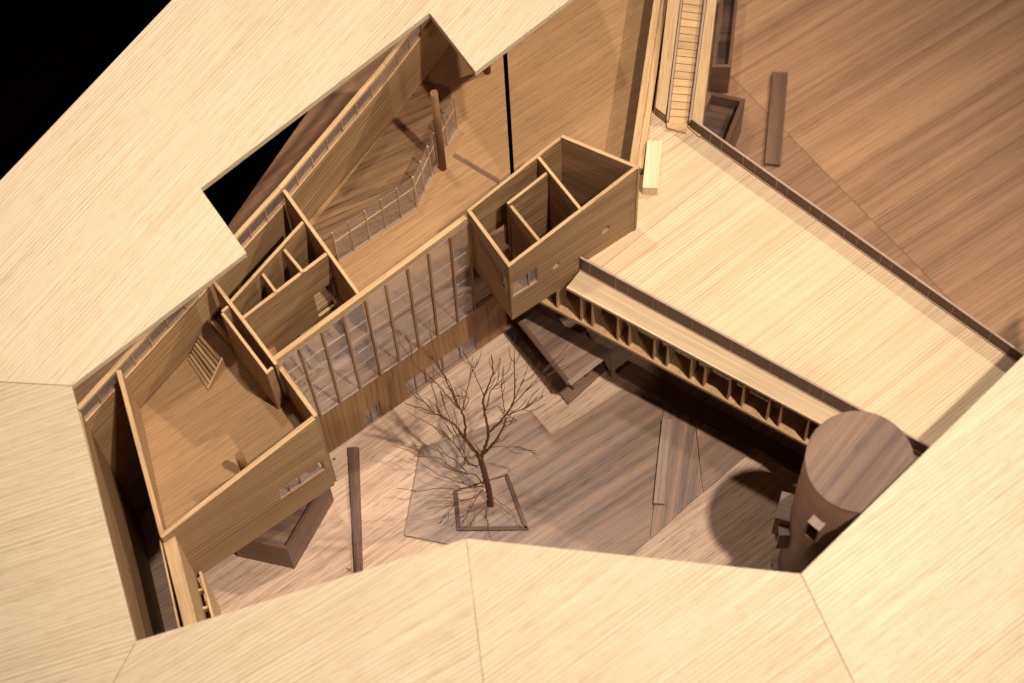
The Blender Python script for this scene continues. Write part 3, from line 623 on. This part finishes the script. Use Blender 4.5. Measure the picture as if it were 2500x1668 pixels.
MB().slab(ppl, 0.0, ppl.L*0.86, 0.9, 1.05, a-0.03, c+0.03).build('sill_rail', 'rail', pav, ppl.u)
for f in (0.02, 0.29, 0.57, 0.84): MB().slab(ppl, ppl.L*f, ppl.L*f+0.12, 1.05, cz-0.32, a, c).build('post', 'walnut', pav, GZ)
a, c = sorted((sgn*1.9, sgn*2.1))
MB().slab(ppl, -0.5, ppl.L*0.82, 0.0, cz-0.32, a, c).build('back_wall', 'walnut', pav, ppl.u)
MB().prism(gp((1227, 812), (1250, 792), (1480, 905), (1387, 990)), 0.003, 0.4).build('floor_step', 'walnut_top', pav, gpx(1380, 960, 1470, 900), bevel=0.02)
# ------------------------------------------------------------------ benches, planters, tree surround
def plank(name, pts, h, mat, label, cat, z0=0.003, grain=None):
    q = gp(*pts, z=h); return tag(MB().prism(q, z0, h).build(name, mat, None, grain or (q[1]-q[0]).normalized(), bevel=0.02), label, cat)
plank('bench_bar', ((849, 1092), (866, 1402), (886, 1402), (876, 1091)), 0.3, 'walnut', 'long dark walnut bar lying across the courtyard by the front room', 'bench', grain=gpx(866, 1402, 860, 1092))
plank('bench_bar', ((1617, 1022), (1641, 1024), (1622, 1230), (1595, 1228)), 0.5, 'rail', 'pale brown wooden bar on the triangular paving sheet', 'bench', z0=0.185, grain=gpx(1608, 1228, 1629, 1024))
plank('bench_bar', ((1886, 175), (1924, 177), (1906, 402), (1867, 398)), 0.35, 'walnut', 'reddish brown bar on the open ground outside the far parapet', 'bench', grain=gpx(1886, 400, 1905, 176))
def planter(name, pts, z, th, fl, label):
    q = gp(*pts, z=z); n = len(q); c = sum(q, Vector())/n
    t = thing(name, (c.x, c.y, 0), label, 'planter')
    ar = sum(q[i].x*q[(i+1) % n].y-q[(i+1) % n].x*q[i].y for i in range(n))
    if ar < 0: q = q[::-1]
    inn = []
    for i in range(n):
        e1 = (q[i]-q[i-1]); e1.z = 0; e1.normalize(); e2 = (q[(i+1) % n]-q[i]); e2.z = 0; e2.normalize()
        m_ = Vector((-e1.y, e1.x, 0))+Vector((-e2.y, e2.x, 0)); inn.append(q[i]+m_/max(0.5, m_.length_squared)*2*th)
    for i in range(n):
        j = (i+1) % n; MB().prism([q[i], q[j], inn[j], inn[i]], 0.003, z).build('side_board', 'walnut', t, (q[j]-q[i]).normalized())
    MB().prism(inn, 0.003, fl).build('inner_floor', 'walnut_top', t, (q[1]-q[0]).normalized()); return t
planter('planter_box', ((560, 1310), (701, 1341), (800, 1170), (650, 1150)), 3.6, 0.2, 3.1, 'dark walnut planter box under the overhanging front room')
planter('planter_box', ((1731, 223), (1820, 242), (1772, 362), (1680, 340)), 4.2, 0.25, 3.1, 'dark walnut planter box outside the stair foot')
tr = planter('trough', ((1738, 164), (1785, 164), (1808, -60), (1765, -60)), 3.2, 0.2, 2.2, 'long dark walnut trough running beside the outside stair')
# frame round the tree
ts = thing('tree_surround', P(1200, 1220, 0), 'four sided dark wood frame let into the paving round the tree', 'planter')
fr = gp((1107, 1197), (1115, 1295), (1292, 1293), (1240, 1155), z=0.3)
for i in range(4):
    a, c = fr[i], fr[(i+1) % 4]; d = (c-a).normalized(); cen = sum(fr, Vector())/4; nn = Vector((-d.y, d.x, 0))
    if nn.dot(cen-a) < 0: nn = -nn
    wdt = 0.26 if i < 3 else 0.08
    MB().prism([a, c, c+nn*wdt-d*wdt*0.6, a+nn*wdt+d*wdt*0.6], 0.1, 0.3).build('frame_side', 'walnut', ts, d, bevel=0.03)
# ------------------------------------------------------------------ wire tree
tree = thing('wire_tree', P(1197, 1232, 0), 'bare twisted wire tree standing in the courtyard surround', 'tree')
def q7(x, y, z): return P(700+0.3827*x, 800+0.3827*y, z)
def smooth(pts, n=5):
    out = []
    for i in range(len(pts)-1):
        p0, p1, p2, p3 = pts[max(i-1, 0)], pts[i], pts[i+1], pts[min(i+2, len(pts)-1)]
        for k in range(n):
            t = k/n; out.append(0.5*((2*p1)+(p2-p0)*t+(2*p0-5*p1+4*p2-p3)*t*t+(3*p1-p0-3*p2+p3)*t**3))
    return out+[pts[-1]]
trunk = smooth([q7(1300, 1132, 0.1), q7(1288, 1040, 1.6), q7(1264, 940, 3.6), q7(1242, 862, 5.2), q7(1232, 822, 6.0)], 8)
m = MB()
n = len(trunk)
m.tube(trunk, [0.15-0.03*i/n for i in range(n)], 8)
for k in range(6):
    pts = []
    for i, p in enumerate(trunk):
        a = k*math.pi/3+i*0.42+0.2*math.sin(i*0.9+k); r = 0.155-0.045*i/n + (0.03 if i < 2 else 0)
        pts.append(p+Vector((math.cos(a), math.sin(a), 0))*r)
    m.tube(pts, [0.062]*n, 5)
m.build('trunk', 'copper', tree, GZ, smooth=True)
br_ = [
 (0.13, 0.09, [(1236, 840, 5.6), (1180, 760, 7.2), (1130, 700, 8.2), (1100, 660, 8.9)]),
 (0.085, 0.02, [(1100, 660, 8.9), (1080, 628, 9.2), (1000, 572, 9.8), (900, 530, 10.3), (750, 482, 11)]),
 (0.085, 0.022, [(1135, 705, 8.2), (1140, 620, 9.4), (1118, 545, 10.3), (1080, 470, 11.2), (1030, 360, 12.2), (960, 230, 13.2), (918, 175, 13.6)]),
 (0.05, 0.02, [(1010, 580, 9.7), (985, 560, 10), (955, 470, 11), (920, 345, 12.2)]),
 (0.06, 0.02, [(1100, 520, 10.6), (1010, 420, 11.4), (940, 340, 12.1), (868, 290, 12.6), (780, 180, 13.4), (715, 88, 14)]),
 (0.05, 0.02, [(1095, 500, 10.9), (1040, 350, 12.3), (985, 270, 13), (940, 130, 14), (908, 15, 15)]),
 (0.04, 0.02, [(1115, 540, 10.3), (1160, 470, 11), (1150, 445, 11.2), (1078, 430, 11.4)]),
 (0.05, 0.02, [(1125, 520, 10.6), (1150, 410, 11.8), (1172, 310, 12.8), (1195, 220, 13.6)]),
 (0.045, 0.02, [(1020, 590, 9.6), (930, 530, 10), (830, 422, 10.9), (752, 380, 11.2)]),
 (0.05, 0.02, [(1222, 895, 4.6), (1150, 850, 5.2), (1095, 775, 6.2), (1000, 672, 7.2), (920, 620, 7.8), (850, 585, 8.2)]),
 (0.06, 0.02, [(1215, 880, 4.8), (1160, 870, 5.4), (1130, 800, 6.2), (1090, 690, 7.8), (1062, 640, 8.4), (1000, 480, 9.8), (975, 400, 10.6)]),
 (0.11, 0.03, [(1238, 835, 5.7), (1265, 760, 7), (1285, 680, 8), (1270, 580, 9.2), (1252, 490, 10.2), (1262, 430, 10.8), (1312, 300, 12.2), (1305, 170, 13.6)]),
 (0.045, 0.02, [(1258, 440, 10.7), (1200, 290, 12.2), (1120, 145, 13.6)]),
 (0.05, 0.02, [(1266, 530, 9.8), (1300, 410, 11), (1345, 340, 11.7), (1360, 188, 13.2)]),
 (0.08, 0.02, [(1287, 672, 8.1), (1375, 585, 9), (1420, 520, 9.7), (1452, 440, 10.5), (1455, 300, 11.8), (1450, 188, 12.9)]),
 (0.045, 0.02, [(1392, 570, 9.2), (1382, 480, 10.1), (1370, 380, 11.1), (1378, 258, 12.2)]),
 (0.055, 0.02, [(1425, 515, 9.8), (1520, 410, 10.6), (1620, 300, 11.6), (1722, 188, 12.6)]),
 (0.045, 0.02, [(1520, 410, 10.6), (1600, 345, 11), (1690, 290, 11.4), (1790, 235, 11.8)]),
 (0.045, 0.02, [(1440, 480, 10.1), (1480, 400, 10.8), (1515, 328, 11.4)]),
 (0.05, 0.02, [(1400, 560, 9.3), (1480, 530, 9.5), (1560, 480, 9.9), (1602, 438, 10.2)]),
 (0.045, 0.02, [(1425, 545, 9.4), (1530, 510, 9.6), (1640, 438, 10.1)]),
 (0.09, 0.045, [(1245, 815, 6), (1320, 735, 7), (1380, 640, 8.2), (1402, 570, 9.1)]),
 (0.055, 0.02, [(1262, 785, 6.4), (1330, 760, 6.7), (1420, 762, 6.6), (1500, 764, 6.6), (1592, 812, 6.2)]),
 (0.04, 0.02, [(1268, 530, 9.8), (1340, 500, 10), (1375, 530, 9.8), (1386, 600, 9.1)]),
 (0.04, 0.02, [(1380, 655, 8), (1420, 620, 8.2), (1470, 590, 8.4), (1430, 600, 8.3)]),
 (0.06, 0.02, [(1255, 1000, 2.4), (1195, 935, 3.2), (1130, 932, 3.6), (1050, 890, 4.2), (960, 832, 4.9), (810, 822, 5.4)]),
 (0.05, 0.02, [(1150, 925, 3.5), (1070, 845, 4.6), (970, 790, 5.4), (870, 745, 6)]),
 (0.05, 0.02, [(1258, 1010, 2.2), (1130, 1026, 2.6), (1000, 1025, 3), (810, 1045, 3.4)]),
 (0.05, 0.02, [(1258, 1020, 2.1), (1150, 1002, 2.6), (1060, 975, 3), (950, 930, 3.6)]),
 (0.05, 0.02, [(1255, 1035, 1.8), (1175, 1095, 1.8), (1080, 1110, 1.9), (985, 1140, 2)]),
 (0.045, 0.02, [(1205, 1085, 1.6), (1100, 1110, 1.4), (1020, 1190, 0.9), (978, 1250, 0.6)]),
 (0.05, 0.02, [(1250, 1040, 1.6), (1205, 1095, 1.2), (1160, 1180, 0.7), (1118, 1262, 0.35)]),
 (0.045, 0.02, [(1285, 1135, 0.35), (1215, 1190, 0.3), (1172, 1262, 0.25)]),
 (0.045, 0.02, [(1282, 1138, 0.3), (1275, 1200, 0.25), (1290, 1260, 0.2)]),
 (0.05, 0.02, [(1305, 1075, 1.0), (1380, 1130, 0.8), (1460, 1190, 0.6)]),
 (0.04, 0.02, [(1215, 800, 6.4), (1190, 830, 5.9), (1140, 830, 5.7), (1130, 880, 5)]),
 (0.04, 0.02, [(1170, 750, 7.3), (1200, 742, 7.5), (1230, 790, 7), (1260, 770, 7)]),
]
for r0, r1, pts in br_:
    c = smooth([q7(*p) for p in pts], 6); k = len(c); rn = random.Random(k*31+int(pts[0][0]))
    c = [p+Vector((rn.uniform(-1, 1), rn.uniform(-1, 1), rn.uniform(-1, 1)))*0.03*(i > 0) for i, p in enumerate(c)]
    m = MB()
    if r0 > 0.075:
        for s_ in range(3):
            m.tube([p+Vector((math.cos(s_*2.1+i*0.8), math.sin(s_*2.1+i*0.8), 0))*(r0+(r1-r0)*i/k)*0.55 for i, p in enumerate(c)], [max(0.019, (r0+(r1-r0)*i/k)*0.5) for i in range(k)], 5)
    else: m.tube(c, [max(0.018, r0*0.62+(r1-r0*0.62)*i/k) for i in range(k)], 5)
    for tw_ in range(max(2, k//5)):
        i = rn.randint(k//3, k-2); d = (c[min(i+2, k-1)]-c[i-1]).normalized(); sdw = d.cross(Vector((rn.uniform(-1, 1), rn.uniform(-1, 1), rn.uniform(-.3, 1)))).normalized()
        L_ = rn.uniform(0.9, 2.2); t1 = c[i]+(d*0.55+sdw*0.35)*L_*0.5; t2 = t1+(d*0.75+sdw*0.1+Vector((0, 0, 0.25)))*L_*0.5
        if min(t1.z, t2.z) > 0.3: m.tube(smooth([c[i], t1, t2], 4), [0.021-0.0005*j for j in range(9)], 4)
    m.build('branch', 'copper', tree, GZ, smooth=True)
for (x, y), lab in (((817, 1121), 'tiny yellow green tuft on the ground beside the strip window wall'), ((851, 1391), 'small yellow green tuft against the long dark bar')):
    m = MB(); c = P(x, y, 0.02); rn = random.Random(x)
    for k in range(9):
        a = c+Vector((rn.uniform(-.09, .09), rn.uniform(-.09, .09), 0)); m.tube([a, a+Vector((rn.uniform(-.12, .12), rn.uniform(-.12, .12), rn.uniform(.03, .16)))], [0.035, 0.012], 4)
    tag(m.build('moss_tuft', 'lint'), lab, 'tuft')
for o in list(bpy.data.objects):
    if '_o' in o: del o['_o']
